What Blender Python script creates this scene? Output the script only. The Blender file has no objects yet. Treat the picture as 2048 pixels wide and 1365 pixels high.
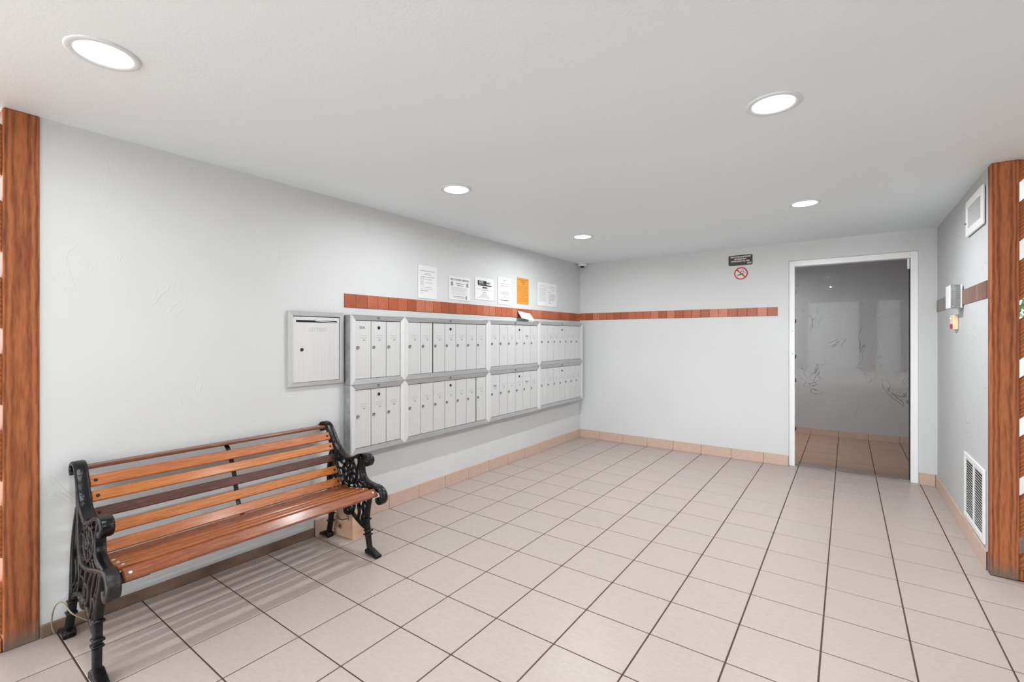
import bpy, math, random
from mathutils import Vector, Matrix

random.seed(7)
SC = bpy.context.scene
COL = SC.collection

# ------------------------------------------------------------------ camera
FPX, CX, CY = 930.87, 1014.52, 674.64          # focal length and principal point, pixels of 2048x1365
CAM = Vector((2.806, -5.451, 1.298)); YAW = math.radians(36.116)
cd = bpy.data.cameras.new('camera'); cam = bpy.data.objects.new('camera', cd); COL.objects.link(cam)
cd.sensor_width = 36.0; cd.sensor_fit = 'HORIZONTAL'; cd.lens = FPX / 2048 * 36.0
cd.shift_x = (1024 - CX) / 2048; cd.shift_y = (CY - 682.5) / 2048
cd.clip_start = 0.05; cd.clip_end = 300
cam.location = CAM; cam.rotation_euler = (math.pi / 2, 0, YAW)
SC.camera = cam

# ------------------------------------------------------------------ sky and exposure
WORLD_STRENGTH = 6.8
LAMP_POWER = 12.0
EXPOSURE = 0.38
w = bpy.data.worlds.new('overcast_sky'); SC.world = w; w.use_nodes = True
bg = w.node_tree.nodes['Background']
bg.inputs[0].default_value = (0.90, 0.965, 1.0, 1); bg.inputs[1].default_value = WORLD_STRENGTH
vs = SC.view_settings
vs.view_transform = 'Standard'; vs.look = 'None'; vs.gamma = 1.0; vs.use_curve_mapping = False
vs.exposure = EXPOSURE
cy = SC.cycles
cy.max_bounces = 6; cy.diffuse_bounces = 4; cy.glossy_bounces = 3; cy.transmission_bounces = 4; cy.transparent_max_bounces = 8
cy.caustics_reflective = False; cy.caustics_refractive = False
SC.display_settings.display_device = 'sRGB'

# ------------------------------------------------------------------ dimensions (metres)
W = 3.439            # right wall
XE = 5.4             # roof edge on the right
H = 2.245            # ceiling
YF = -10.0           # open front edge of the lobby, pushed out to even the daylight
YP = -1.85           # end of the right wall, face of the right post
T = 0.305            # floor tile pitch
OX, OY = -0.026, 0.0845

# ------------------------------------------------------------------ helpers
def lin(r, g, b):
    f = lambda c: (c / 255 / 12.92) if c / 255 <= 0.04045 else ((c / 255 + 0.055) / 1.055) ** 2.4
    return (f(r), f(g), f(b), 1.0)

MATS = {}
def mat(name, col, rough=0.5, metal=0.0, var=0.0, vscale=6.0, stretch=(1, 1, 1), bump=0.0, bscale=40.0,
        spec=0.5, col2=None, coat=0.0, detail=4.0, coords='Object', rvar=0.0):
    m = bpy.data.materials.new(name); m.use_nodes = True
    nt = m.node_tree; N = nt.nodes; L = nt.links
    b = N['Principled BSDF']
    b.inputs['Base Color'].default_value = col
    b.inputs['Roughness'].default_value = rough
    b.inputs['Metallic'].default_value = metal
    b.inputs['Specular IOR Level'].default_value = spec
    if coat: b.inputs['Coat Weight'].default_value = coat; b.inputs['Coat Roughness'].default_value = 0.2
    if var or bump or rvar:
        tc = N.new('ShaderNodeTexCoord'); mp = N.new('ShaderNodeMapping')
        mp.inputs['Scale'].default_value = stretch
        L.new(tc.outputs[coords], mp.inputs[0])
        oi = N.new('ShaderNodeObjectInfo')
        ad = N.new('ShaderNodeVectorMath'); ad.operation = 'MULTIPLY_ADD'
        ad.inputs[1].default_value = (17, 31, 23)
        L.new(oi.outputs['Random'], ad.inputs[0]); L.new(mp.outputs[0], ad.inputs[2])
    if var:
        nz = N.new('ShaderNodeTexNoise'); nz.inputs['Scale'].default_value = vscale; nz.inputs['Detail'].default_value = detail
        L.new(ad.outputs[0], nz.inputs['Vector'])
        rp = N.new('ShaderNodeValToRGB')
        c2 = col2 or tuple(max(0, c * (1 - var)) for c in col[:3]) + (1,)
        c1 = tuple(min(1, c * (1 + var * 0.5)) for c in col[:3]) + (1,) if not col2 else col
        rp.color_ramp.elements[0].position = 0.3; rp.color_ramp.elements[0].color = c2
        rp.color_ramp.elements[1].position = 0.7; rp.color_ramp.elements[1].color = c1
        L.new(nz.outputs['Fac'], rp.inputs[0]); L.new(rp.outputs[0], b.inputs['Base Color'])
    if rvar:
        n3 = N.new('ShaderNodeTexNoise'); n3.inputs['Scale'].default_value = bscale * 0.7; n3.inputs['Detail'].default_value = 5
        L.new(ad.outputs[0], n3.inputs['Vector'])
        mr = N.new('ShaderNodeMapRange'); mr.inputs[1].default_value = 0.3; mr.inputs[2].default_value = 0.7
        mr.inputs[3].default_value = max(0.03, rough - rvar); mr.inputs[4].default_value = rough + rvar
        L.new(n3.outputs['Fac'], mr.inputs[0]); L.new(mr.outputs[0], b.inputs['Roughness'])
    if bump:
        n2 = N.new('ShaderNodeTexNoise'); n2.inputs['Scale'].default_value = bscale; n2.inputs['Detail'].default_value = 6
        L.new(ad.outputs[0], n2.inputs['Vector'])
        bp = N.new('ShaderNodeBump'); bp.inputs['Strength'].default_value = bump; bp.inputs['Distance'].default_value = 0.01
        L.new(n2.outputs['Fac'], bp.inputs['Height']); L.new(bp.outputs[0], b.inputs['Normal'])
    MATS[name] = m
    return m

def stucco(name, col, strength=0.35, ridge=0.5, scratch=0.0):
    """painted plaster: trowel ridges, fine grain"""
    m = bpy.data.materials.new(name); m.use_nodes = True
    nt = m.node_tree; N = nt.nodes; L = nt.links; b = N['Principled BSDF']
    b.inputs['Roughness'].default_value = 0.55; b.inputs['Specular IOR Level'].default_value = 0.35
    tc = N.new('ShaderNodeTexCoord')
    def noise(scale, detail, dist=0.0, stretch=(1, 1, 1)):
        mp = N.new('ShaderNodeMapping'); mp.inputs['Scale'].default_value = stretch; L.new(tc.outputs['Object'], mp.inputs[0])
        n = N.new('ShaderNodeTexNoise'); n.inputs['Scale'].default_value = scale; n.inputs['Detail'].default_value = detail
        n.inputs['Distortion'].default_value = dist; L.new(mp.outputs[0], n.inputs['Vector']); return n.outputs['Fac']
    def math_(op, a, bv, clamp=False):
        k = N.new('ShaderNodeMath'); k.operation = op; k.use_clamp = clamp
        for i, v in enumerate((a, bv)):
            if v is None: continue
            if isinstance(v, (int, float)): k.inputs[i].default_value = v
            else: L.new(v, k.inputs[i])
        return k.outputs[0]
    fine = noise(110, 1); mid = noise(10, 3, 0.6); big = noise(1.3, 1)
    r = math_('ABSOLUTE', math_('SUBTRACT', noise(3.2, 2, 1.6, (1, 1, 0.7)), 0.5), None)
    ridge_h = math_('SUBTRACT', 1.0, math_('MULTIPLY', r, 80.0, True), True)
    mask = N.new('ShaderNodeMapRange'); mask.inputs[1].default_value = 0.52; mask.inputs[2].default_value = 0.66
    L.new(noise(2.1, 1, 0.4), mask.inputs[0])
    ridges = math_('MULTIPLY', math_('MULTIPLY', ridge_h, mask.outputs[0]), ridge)
    h = math_('ADD', math_('ADD', math_('MULTIPLY', fine, 0.10), math_('MULTIPLY', mid, 0.35)), ridges)
    bp = N.new('ShaderNodeBump'); bp.inputs['Strength'].default_value = strength; bp.inputs['Distance'].default_value = 0.006
    L.new(h, bp.inputs['Height']); L.new(bp.outputs[0], b.inputs['Normal'])
    rp = N.new('ShaderNodeValToRGB')
    rp.color_ramp.elements[0].position = 0.3; rp.color_ramp.elements[0].color = tuple(c * 0.95 for c in col[:3]) + (1,)
    rp.color_ramp.elements[1].position = 0.7; rp.color_ramp.elements[1].color = col
    L.new(big, rp.inputs[0])
    if scratch:      # darker colour along the trowel scratches
        mc = N.new('ShaderNodeMix'); mc.data_type = 'RGBA'; L.new(math_('MULTIPLY', math_('MULTIPLY', ridge_h, mask.outputs[0]), scratch), mc.inputs[0])
        L.new(rp.outputs[0], mc.inputs[6]); mc.inputs[7].default_value = tuple(c * 0.35 for c in col[:3]) + (1,); L.new(mc.outputs[2], b.inputs['Base Color'])
    else: L.new(rp.outputs[0], b.inputs['Base Color'])
    return m

def wood_beam(name, c1, c2, dirt=True, rot=None):
    """rough sawn stained timber, grain along object Z, grey dirt at the foot"""
    m = bpy.data.materials.new(name); m.use_nodes = True
    nt = m.node_tree; N = nt.nodes; L = nt.links; b = N['Principled BSDF']
    b.inputs['Roughness'].default_value = 0.7; b.inputs['Specular IOR Level'].default_value = 0.25
    tc = N.new('ShaderNodeTexCoord'); mp = N.new('ShaderNodeMapping'); mp.inputs['Scale'].default_value = (9, 9, 1.1)
    if rot:      # grain runs along the diagonal board
        vr = N.new('ShaderNodeVectorRotate'); vr.rotation_type = rot; vr.inputs['Angle'].default_value = -math.pi / 4
        L.new(tc.outputs['Object'], vr.inputs['Vector']); L.new(vr.outputs[0], mp.inputs[0])
    else: L.new(tc.outputs['Object'], mp.inputs[0])
    wv = N.new('ShaderNodeTexWave'); wv.wave_type = 'RINGS'; wv.rings_direction = 'Z'
    wv.inputs['Scale'].default_value = 2.6; wv.inputs['Distortion'].default_value = 5.0; wv.inputs['Detail'].default_value = 3.0
    wv.inputs['Detail Scale'].default_value = 1.2
    L.new(mp.outputs[0], wv.inputs['Vector'])
    n1 = N.new('ShaderNodeTexNoise'); n1.inputs['Scale'].default_value = 14; n1.inputs['Detail'].default_value = 8
    L.new(mp.outputs[0], n1.inputs['Vector'])
    n0 = N.new('ShaderNodeTexNoise'); n0.inputs['Scale'].default_value = 0.8; n0.inputs['Detail'].default_value = 3
    L.new(mp.outputs[0], n0.inputs['Vector'])
    mx = N.new('ShaderNodeMath'); mx.operation = 'MULTIPLY_ADD'; mx.inputs[1].default_value = 0.30
    L.new(wv.outputs['Fac'], mx.inputs[0])
    mm = N.new('ShaderNodeMath'); mm.operation = 'MULTIPLY_ADD'; mm.inputs[1].default_value = 0.55
    L.new(n1.outputs['Fac'], mm.inputs[0])
    m5 = N.new('ShaderNodeMath'); m5.operation = 'MULTIPLY'; m5.inputs[1].default_value = 0.4
    L.new(n0.outputs['Fac'], m5.inputs[0]); L.new(m5.outputs[0], mm.inputs[2]); L.new(mm.outputs[0], mx.inputs[2])
    rp = N.new('ShaderNodeValToRGB')
    rp.color_ramp.elements[0].position = 0.36; rp.color_ramp.elements[0].color = c2
    rp.color_ramp.elements[1].position = 0.78; rp.color_ramp.elements[1].color = c1
    L.new(mx.outputs[0], rp.inputs[0])
    out = rp.outputs[0]
    if dirt:
        sp = N.new('ShaderNodeSeparateXYZ'); L.new(tc.outputs['Object'], sp.inputs[0])
        ad = N.new('ShaderNodeMath'); ad.operation = 'MULTIPLY_ADD'; ad.inputs[1].default_value = 0.12
        L.new(n1.outputs['Fac'], ad.inputs[0]); L.new(sp.outputs['Z'], ad.inputs[2])
        mr = N.new('ShaderNodeMapRange'); mr.inputs[1].default_value = 0.085; mr.inputs[2].default_value = 0.15
        mr.inputs[3].default_value = 0.85; mr.inputs[4].default_value = 0.0
        L.new(ad.outputs[0], mr.inputs[0])
        mc = N.new('ShaderNodeMix'); mc.data_type = 'RGBA'
        L.new(mr.outputs[0], mc.inputs[0]); L.new(out, mc.inputs[6]); mc.inputs[7].default_value = lin(112, 100, 88)
        out = mc.outputs[2]
    L.new(out, b.inputs['Base Color'])
    bp = N.new('ShaderNodeBump'); bp.inputs['Strength'].default_value = 0.5; bp.inputs['Distance'].default_value = 0.004
    L.new(mx.outputs[0], bp.inputs['Height']); L.new(bp.outputs[0], b.inputs['Normal'])
    return m

def slat_wood(name, c1, c2, wear=0.0):
    """varnished slat, grain along Y; worn varnish is rougher in patches"""
    m = mat(name, c1, rough=0.26, var=0.5, vscale=5, stretch=(30, 1.6, 30), bump=0.35, bscale=9, rvar=0.14, detail=6, col2=c2, spec=0.5, coat=0.45)
    return m

def emit(name, col, s):
    m = bpy.data.materials.new(name); m.use_nodes = True
    nt = m.node_tree; nt.nodes.remove(nt.nodes['Principled BSDF'])
    e = nt.nodes.new('ShaderNodeEmission'); e.inputs[0].default_value = col; e.inputs[1].default_value = s
    nt.links.new(e.outputs[0], nt.nodes['Material Output'].inputs[0]); return m

def pane(name, tint, refl_ior=1.5, gloss_rough=0.0, frost=0.0):
    m = bpy.data.materials.new(name); m.use_nodes = True
    nt = m.node_tree; N = nt.nodes; L = nt.links; N.remove(N['Principled BSDF'])
    t = N.new('ShaderNodeBsdfTransparent'); t.inputs[0].default_value = tint
    g = N.new('ShaderNodeBsdfGlossy'); g.inputs['Roughness'].default_value = gloss_rough
    fr = N.new('ShaderNodeFresnel'); fr.inputs[0].default_value = refl_ior
    mx = N.new('ShaderNodeMixShader')
    base = t.outputs[0]
    if frost:
        df = N.new('ShaderNodeBsdfTranslucent'); df.inputs[0].default_value = (0.95, 0.95, 0.95, 1)
        d2 = N.new('ShaderNodeBsdfDiffuse'); d2.inputs[0].default_value = (0.95, 0.95, 0.95, 1)
        m0 = N.new('ShaderNodeMixShader'); L.new(df.outputs[0], m0.inputs[1]); L.new(d2.outputs[0], m0.inputs[2])
        m1 = N.new('ShaderNodeMixShader'); m1.inputs[0].default_value = frost; L.new(base, m1.inputs[1]); L.new(m0.outputs[0], m1.inputs[2]); base = m1.outputs[0]
    L.new(fr.outputs[0], mx.inputs[0]); L.new(base, mx.inputs[1]); L.new(g.outputs[0], mx.inputs[2])
    L.new(mx.outputs[0], N['Material Output'].inputs[0]); return m

class MB:
    """collects shapes in world coordinates; build() links them as one mesh object"""
    def __init__(s): s.v = []; s.f = []; s.m = []; s.sm = []
    def add(s, vs_, fs, mi=0, smooth=False):
        o = len(s.v); s.v += [Vector(p) for p in vs_]
        for f in fs: s.f.append([o + i for i in f]); s.m.append(mi); s.sm.append(smooth)
        return s
    def box(s, a, b, mi=0):
        x0, x1 = sorted((a[0], b[0])); y0, y1 = sorted((a[1], b[1])); z0, z1 = sorted((a[2], b[2]))
        vs_ = [(x0,y0,z0),(x1,y0,z0),(x1,y1,z0),(x0,y1,z0),(x0,y0,z1),(x1,y0,z1),(x1,y1,z1),(x0,y1,z1)]
        return s.add(vs_, [(0,3,2,1),(4,5,6,7),(0,1,5,4),(1,2,6,5),(2,3,7,6),(3,0,4,7)], mi)
    def bbox(s, a, b, c=0.002, mi=0):
        """box with chamfered edges: an octagonal stack on all sides"""
        lo = [min(a[i], b[i]) for i in range(3)]; hi = [max(a[i], b[i]) for i in range(3)]
        c = min(c, *[(hi[i] - lo[i]) / 2.01 for i in range(3)])
        P = []
        for sx in (0, 1):
            for sy in (0, 1):
                for sz in (0, 1):
                    q = [hi[0] if sx else lo[0], hi[1] if sy else lo[1], hi[2] if sz else lo[2]]
                    d = [-c if sx else c, -c if sy else c, -c if sz else c]
                    P.append((q[0], q[1] + d[1], q[2] + d[2])); P.append((q[0] + d[0], q[1], q[2] + d[2])); P.append((q[0] + d[0], q[1] + d[1], q[2]))
        ix = lambda x, y, z, k: (x * 4 + y * 2 + z) * 3 + k
        F = []
        for x in (0, 1):
            q = [ix(x,0,0,0), ix(x,1,0,0), ix(x,1,1,0), ix(x,0,1,0)]; F.append(q if x else q[::-1])
        for y in (0, 1):
            q = [ix(0,y,0,1), ix(1,y,0,1), ix(1,y,1,1), ix(0,y,1,1)]; F.append(q[::-1] if y else q)
        for z in (0, 1):
            q = [ix(0,0,z,2), ix(1,0,z,2), ix(1,1,z,2), ix(0,1,z,2)]; F.append(q if z else q[::-1])
        for x in (0, 1):
            for y in (0, 1):
                q = [ix(x,y,0,0), ix(x,y,1,0), ix(x,y,1,1), ix(x,y,0,1)]; F.append(q if x != y else q[::-1])
            for z in (0, 1):
                q = [ix(x,0,z,0), ix(x,0,z,2), ix(x,1,z,2), ix(x,1,z,0)]; F.append(q if x != z else q[::-1])
        for y in (0, 1):
            for z in (0, 1):
                q = [ix(0,y,z,1), ix(1,y,z,1), ix(1,y,z,2), ix(0,y,z,2)]; F.append(q if y == z else q[::-1])
        for x in (0, 1):
            for y in (0, 1):
                for z in (0, 1):
                    q = [ix(x,y,z,0), ix(x,y,z,1), ix(x,y,z,2)]; F.append(q if (x + y + z) % 2 else q[::-1])
        return s.add(P, F, mi)
    def obox(s, c, ax, half, ch=0.0, mi=0):
        """oriented box: centre, three unit axes, half sizes"""
        t = MB(); (t.bbox if ch else t.box)(*([[-h for h in half], list(half)] + ([ch] if ch else [])))
        R = Matrix([[ax[j][i] for j in range(3)] for i in range(3)])
        return s.add([R @ p + Vector(c) for p in t.v], t.f, mi)
    def lathe(s, c, axis, prof, n=32, mi=0, smooth=True):
        """prof: (radius, distance along axis) points"""
        a = Vector(axis).normalized(); u = a.orthogonal().normalized(); v = a.cross(u)
        vs_ = []
        for r, t in prof:
            for k in range(n):
                th = 2 * math.pi * k / n
                vs_.append(Vector(c) + a * t + (u * math.cos(th) + v * math.sin(th)) * r)
        F = []
        for i in range(len(prof) - 1):
            for k in range(n):
                F.append((i * n + k, i * n + (k + 1) % n, (i + 1) * n + (k + 1) % n, (i + 1) * n + k))
        s.add(vs_, F, mi, smooth)
        o = len(s.v) - len(vs_)
        if prof[0][0] > 1e-6: s.f.append([o + k for k in range(n)][::-1]); s.m.append(mi); s.sm.append(False)
        if prof[-1][0] > 1e-6: s.f.append([o + (len(prof) - 1) * n + k for k in range(n)]); s.m.append(mi); s.sm.append(False)
        return s
    def tube(s, pts, r, n=8, mi=0):
        pts = [Vector(p) for p in pts]; vs_ = []; F = []
        up = Vector((0.31, 0.17, 0.93)).normalized()
        for i, p in enumerate(pts):
            t = (pts[min(i + 1, len(pts) - 1)] - pts[max(i - 1, 0)]).normalized()
            u = (up - t * up.dot(t)).normalized(); v = t.cross(u)
            rr = r[i] if isinstance(r, (list, tuple)) else r
            for k in range(n):
                th = 2 * math.pi * k / n; vs_.append(p + (u * math.cos(th) + v * math.sin(th)) * rr)
        for i in range(len(pts) - 1):
            for k in range(n): F.append((i * n + k, i * n + (k + 1) % n, (i + 1) * n + (k + 1) % n, (i + 1) * n + k))
        F.append(list(range(n))[::-1]); F.append([(len(pts) - 1) * n + k for k in range(n)])
        return s.add(vs_, F, mi, True)
    def stroke(s, path, wdt, yc, depth, closed=False, mi=0, lean=None, sub=5, chamfer=0.3):
        """cast-iron stroke: an (x, z) path swept with a chamfered section, depth along y"""
        P = spline([Vector((a, b)) for a, b in path], sub, closed)
        n = len(P); ws = wdt if isinstance(wdt, (list, tuple)) else [wdt, wdt]
        sec = []
        c = chamfer
        for a, b in ((1, -1 + c), (1, 1 - c), (1 - c, 1), (-1 + c, 1), (-1, 1 - c), (-1, -1 + c), (-1 + c, -1), (1 - c, -1)): sec.append((a / 2, b / 2))
        vs_ = []; F = []
        for i, p in enumerate(P):
            a = P[(i - 1) % n] if closed or i else p; b = P[(i + 1) % n] if closed or i < n - 1 else p
            t = (b - a).normalized(); nr = Vector((-t.y, t.x))
            k = i / max(1, n - 1) * (len(ws) - 1); j = min(int(k), len(ws) - 2); ww = ws[j] + (ws[j + 1] - ws[j]) * (k - j)
            for q, r in sec:
                o = p + nr * q * ww
                vs_.append((o.x, yc + r * depth, o.y))
        for i in range(n if closed else n - 1):
            for k in range(8):
                F.append((i * 8 + k, i * 8 + (k + 1) % 8, ((i + 1) % n) * 8 + (k + 1) % 8, ((i + 1) % n) * 8 + k))
        if not closed: F.append(list(range(8))[::-1]); F.append([(n - 1) * 8 + k for k in range(8)])
        if lean: vs_ = [(x, y + lean(z), z) for x, y, z in vs_]
        return s.add(vs_, F, mi, True)
    def poly(s, pts, nrm, th, mi=0):
        """flat polygon (list of 3-D points) given thickness along nrm"""
        n = len(pts); d = Vector(nrm) * th; a = [Vector(p) for p in pts]; b = [p + d for p in a]
        F = [list(range(n))[::-1], [n + i for i in range(n)]] + [(i, (i + 1) % n, n + (i + 1) % n, n + i) for i in range(n)]
        return s.add(a + b, F, mi)
    def build(s, name, m, parent=None, origin=None, bottom=False, label=None):
        me = bpy.data.meshes.new(name)
        xs = [min(p[i] for p in s.v) for i in range(3)]; xe = [max(p[i] for p in s.v) for i in range(3)]
        c = Vector(origin) if origin is not None else Vector(((xs[0] + xe[0]) / 2, (xs[1] + xe[1]) / 2, xs[2] if bottom else (xs[2] + xe[2]) / 2))
        me.from_pydata([tuple(p - c) for p in s.v], [], s.f)
        for i, pl in enumerate(me.polygons): pl.material_index = s.m[i]; pl.use_smooth = s.sm[i]
        for k in (m if isinstance(m, (list, tuple)) else [m]): me.materials.append(k)
        bm_fix(me)
        o = bpy.data.objects.new(name, me); COL.objects.link(o)
        place(o, c, parent)
        if label: o['label'] = label
        return o

def bm_fix(me):
    import bmesh
    bm = bmesh.new(); bm.from_mesh(me); bmesh.ops.recalc_face_normals(bm, faces=bm.faces); bm.to_mesh(me); bm.free()

WPOS = {}
def place(o, c, parent):
    WPOS[o.name] = Vector(c)
    if parent is not None:
        o.parent = parent; o.location = Vector(c) - WPOS[parent.name]
    else: o.location = c

def spline(P, sub, closed=False):
    n = len(P)
    if n < 3 or sub < 2: return P
    out = []
    for i in range(n if closed else n - 1):
        p0 = P[(i - 1) % n] if closed or i else P[0] * 2 - P[1]
        p1, p2 = P[i], P[(i + 1) % n]
        p3 = P[(i + 2) % n] if closed or i + 2 < n else P[-1] * 2 - P[-2]
        for k in range(sub):
            t = k / sub
            out.append(0.5 * ((2 * p1) + (p2 - p0) * t + (2 * p0 - 5 * p1 + 4 * p2 - p3) * t * t + (3 * p1 - p0 - 3 * p2 + p3) * t ** 3))
    if not closed: out.append(P[-1])
    return out

def thing(name, loc, label, cat, group=None):
    o = bpy.data.objects.new(name, None); COL.objects.link(o); o.location = loc; o.empty_display_size = 0.1
    WPOS[o.name] = Vector(loc); tag(o, label, cat, group); return o
def tag(o, label, cat, group=None):
    o['label'] = label; o['category'] = cat
    if group: o['group'] = group
    return o
def struct(o, label=None):
    o['kind'] = 'structure'
    if label: o['label'] = label
    return o
def struct_root(name, loc, label=None):
    o = bpy.data.objects.new(name, None); COL.objects.link(o); o.location = loc; o.empty_display_size = 0.1
    WPOS[o.name] = Vector(loc); return struct(o, label)

LEFT = ((0, 1, 0), (0, 0, 1), (1, 0, 0))      # text axes on the left wall: right, up, normal
BACK = ((1, 0, 0), (0, 0, 1), (0, -1, 0))
RIGHT = ((0, -1, 0), (0, 0, 1), (-1, 0, 0))
def text_into(mb, body, pos, size, axes, align='CENTER', sx=1.0, bold=0.0, mi=0, lift=0.0004):
    """lettering as flat mesh laid on a surface"""
    cu = bpy.data.curves.new('lettering', 'FONT'); cu.body = body; cu.size = size
    cu.align_x = align; cu.align_y = 'CENTER'; cu.offset = bold; cu.resolution_u = 2
    o = bpy.data.objects.new('lettering', cu); COL.objects.link(o)
    dg = bpy.context.evaluated_depsgraph_get(); dg.update()
    me = bpy.data.meshes.new_from_object(o.evaluated_get(dg))
    X, Y, Z = (Vector(a) for a in axes)
    p0 = Vector(pos) + Z * lift
    mb.add([p0 + X * v.co.x * sx + Y * v.co.y for v in me.vertices], [tuple(p.vertices) for p in me.polygons], mi)
    bpy.data.objects.remove(o); bpy.data.curves.remove(cu); bpy.data.meshes.remove(me)
    return mb
def bar_into(mb, pos, wd, ht, axes, mi=0, lift=0.0004, th=0.0002):
    X, Y, Z = (Vector(a) for a in axes); p = Vector(pos) + Z * lift
    return mb.obox(p, (X, Y, Z), (wd / 2, ht / 2, th / 2), 0, mi)

def in_view(p, m=30):
    d = Vector(p) - CAM; F_ = Vector((-math.sin(YAW), math.cos(YAW), 0)); R_ = Vector((math.cos(YAW), math.sin(YAW), 0))
    k = d.dot(F_)
    if k < 0.05: return False
    u = CX + FPX * d.dot(R_) / k; v = CY - FPX * d.z / k
    return -m < u < 2048 + m and -m < v < 1365 + m

# ------------------------------------------------------------------ materials
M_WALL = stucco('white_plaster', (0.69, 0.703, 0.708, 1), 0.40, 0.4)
M_WALLR = stucco('white_plaster_drips_shaded', (0.54, 0.552, 0.558, 1), 0.6, 0.9)  # darker than the other plaster: the wall's weaker daylight put into the colour
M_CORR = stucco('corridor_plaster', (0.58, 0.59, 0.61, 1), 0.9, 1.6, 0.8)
M_CEIL = mat('ceiling_paint', (0.85, 0.925, 0.95, 1), 0.6, bump=0.08, bscale=90)
M_TILE = mat('floor_ceramic', (0.455, 0.386, 0.358, 1), 0.38, var=0.06, vscale=70, stretch=(0.5, 1, 1), detail=3)
M_TILE2 = mat('floor_ceramic_pink', (0.460, 0.384, 0.355, 1), 0.38, var=0.06, vscale=70, stretch=(0.5, 1, 1), detail=3)
M_TILE3 = mat('floor_ceramic_grey', (0.449, 0.386, 0.359, 1), 0.38, var=0.06, vscale=70, stretch=(0.5, 1, 1), detail=3)
M_TILEC = mat('corridor_ceramic', (0.52, 0.315, 0.215, 1), 0.4, var=0.06, vscale=70, detail=3)
M_GROUT = mat('brown_grout', lin(82, 62, 56), 0.9, var=0.3, vscale=30)
M_BASE = mat('baseboard_ceramic', lin(206, 178, 162), 0.4, var=0.07, vscale=30, bump=0.05, bscale=80)
M_BASEB = mat('stained_shaded_base', lin(132, 106, 88), 0.75, var=0.45, vscale=9, stretch=(1, 0.5, 1), bump=0.3, bscale=30)  # brown tone holds both dirt and the bench's shadow
TERR = [mat('terracotta_a', lin(178, 92, 60), 0.27, var=0.12, vscale=40, bump=0.06, bscale=120),
        mat('terracotta_b', lin(166, 86, 58), 0.27, var=0.12, vscale=40, bump=0.06, bscale=120),
        mat('terracotta_c', lin(196, 118, 92), 0.27, var=0.1, vscale=40, bump=0.06, bscale=120),
        mat('terracotta_d', lin(184, 102, 72), 0.27, var=0.12, vscale=40, bump=0.06, bscale=120)]
TERRD = [mat('sheen_greyed_terracotta_' + q, lin(*c), 0.3, var=0.15, vscale=40) for q, c in zip('abcde', ((128, 84, 70), (118, 78, 66), (138, 98, 84), (122, 86, 74), (120, 108, 100)))]  # colours paint in the grey of a grazing sheen, strongest near the corner
M_GROUTT = mat('strip_grout', lin(120, 74, 58), 0.9)
M_FRAMEW = mat('white_gloss_paint', (0.92, 0.92, 0.93, 1), 0.3, bump=0.05, bscale=30)
M_WHITE = mat('white_enamel', (0.82, 0.82, 0.81, 1), 0.35)
M_RING = mat('lamp_ring', (0.74, 0.79, 0.81, 1), 0.5)
M_PLASTIC = mat('white_plastic', (0.85, 0.85, 0.86, 1), 0.3)
M_DOORAL = mat('satin_aluminium_door', (0.71, 0.715, 0.715, 1), 0.42, metal=0.3, var=0.05, vscale=3, stretch=(1, 60, 1))
M_STILE = mat('satin_aluminium_stile_lit', (0.78, 0.785, 0.785, 1), 0.4, metal=0.25, var=0.05, vscale=3, stretch=(60, 60, 1))  # lighter copy of the rail metal, brushed sheen put into the colour
M_STILE2 = mat('dull_aluminium_stile', (0.60, 0.605, 0.605, 1), 0.42, metal=0.4, var=0.1, vscale=3, stretch=(60, 60, 1))
M_RAIL = mat('aluminium_rail_shaded', (0.52, 0.52, 0.525, 1), 0.38, metal=0.6, var=0.12, vscale=3, stretch=(60, 1, 60))  # greyer copy of the stile metal, its angle to the light painted in
M_BODY = mat('galvanised_side', (0.42, 0.43, 0.435, 1), 0.45, metal=0.5, var=0.25, vscale=14)
M_DARK = mat('dark_void', lin(26, 25, 25), 0.8)
M_BLADE = mat('grey_blade', (0.42, 0.42, 0.42, 1), 0.5)
M_GAP = mat('shadow_gap', lin(104, 104, 106), 0.7)
M_LOCK = mat('nickel_lock', (0.27, 0.27, 0.27, 1), 0.3, metal=0.8)
M_LOCKD = mat('lock_core', lin(52, 50, 50), 0.4, metal=0.5)
M_INK = mat('dark_print', lin(58, 58, 60), 0.9)
M_INKG = mat('grey_print', lin(150, 150, 152), 0.9)
M_INKL = mat('faint_print', lin(168, 168, 170), 0.9)
M_EMB = mat('embossed_metal', lin(186, 186, 188), 0.6)
M_PAPER = mat('white_paper', (0.82, 0.82, 0.83, 1), 0.8)
M_PAPERO = mat('orange_paper', lin(226, 152, 60), 0.8)
M_INKO = mat('brown_print', lin(160, 104, 38), 0.9)
M_SIGN = mat('brown_sign', lin(62, 48, 46), 0.45)
M_SIGNT = mat('sign_lettering', lin(230, 228, 226), 0.6)
M_RED = mat('red_print', lin(200, 16, 40), 0.5)
M_IRON = mat('black_cast_iron', lin(15, 14, 19), 0.26, var=0.5, vscale=22, bump=0.22, bscale=45, spec=0.32, col2=lin(9, 8, 9))
M_IROND = mat('dusty_cast_iron', lin(24, 19, 20), 0.36, var=0.6, vscale=18, bump=0.35, bscale=50, col2=lin(16, 13, 13))
SL = [slat_wood('slat_orange', lin(192, 112, 48), lin(158, 82, 34)),
      slat_wood('slat_amber', lin(202, 122, 44), lin(168, 92, 32)),
      slat_wood('slat_dark', lin(98, 50, 34), lin(66, 32, 26)),
      slat_wood('slat_brown', lin(160, 88, 50), lin(112, 56, 30)),
      slat_wood('slat_seat', lin(176, 100, 48), lin(132, 68, 32)), slat_wood('slat_top', lin(138, 74, 42), lin(92, 46, 26))]
M_BOLT = mat('galvanised_bolt', (0.62, 0.62, 0.60, 1), 0.35, metal=0.8)
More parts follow.
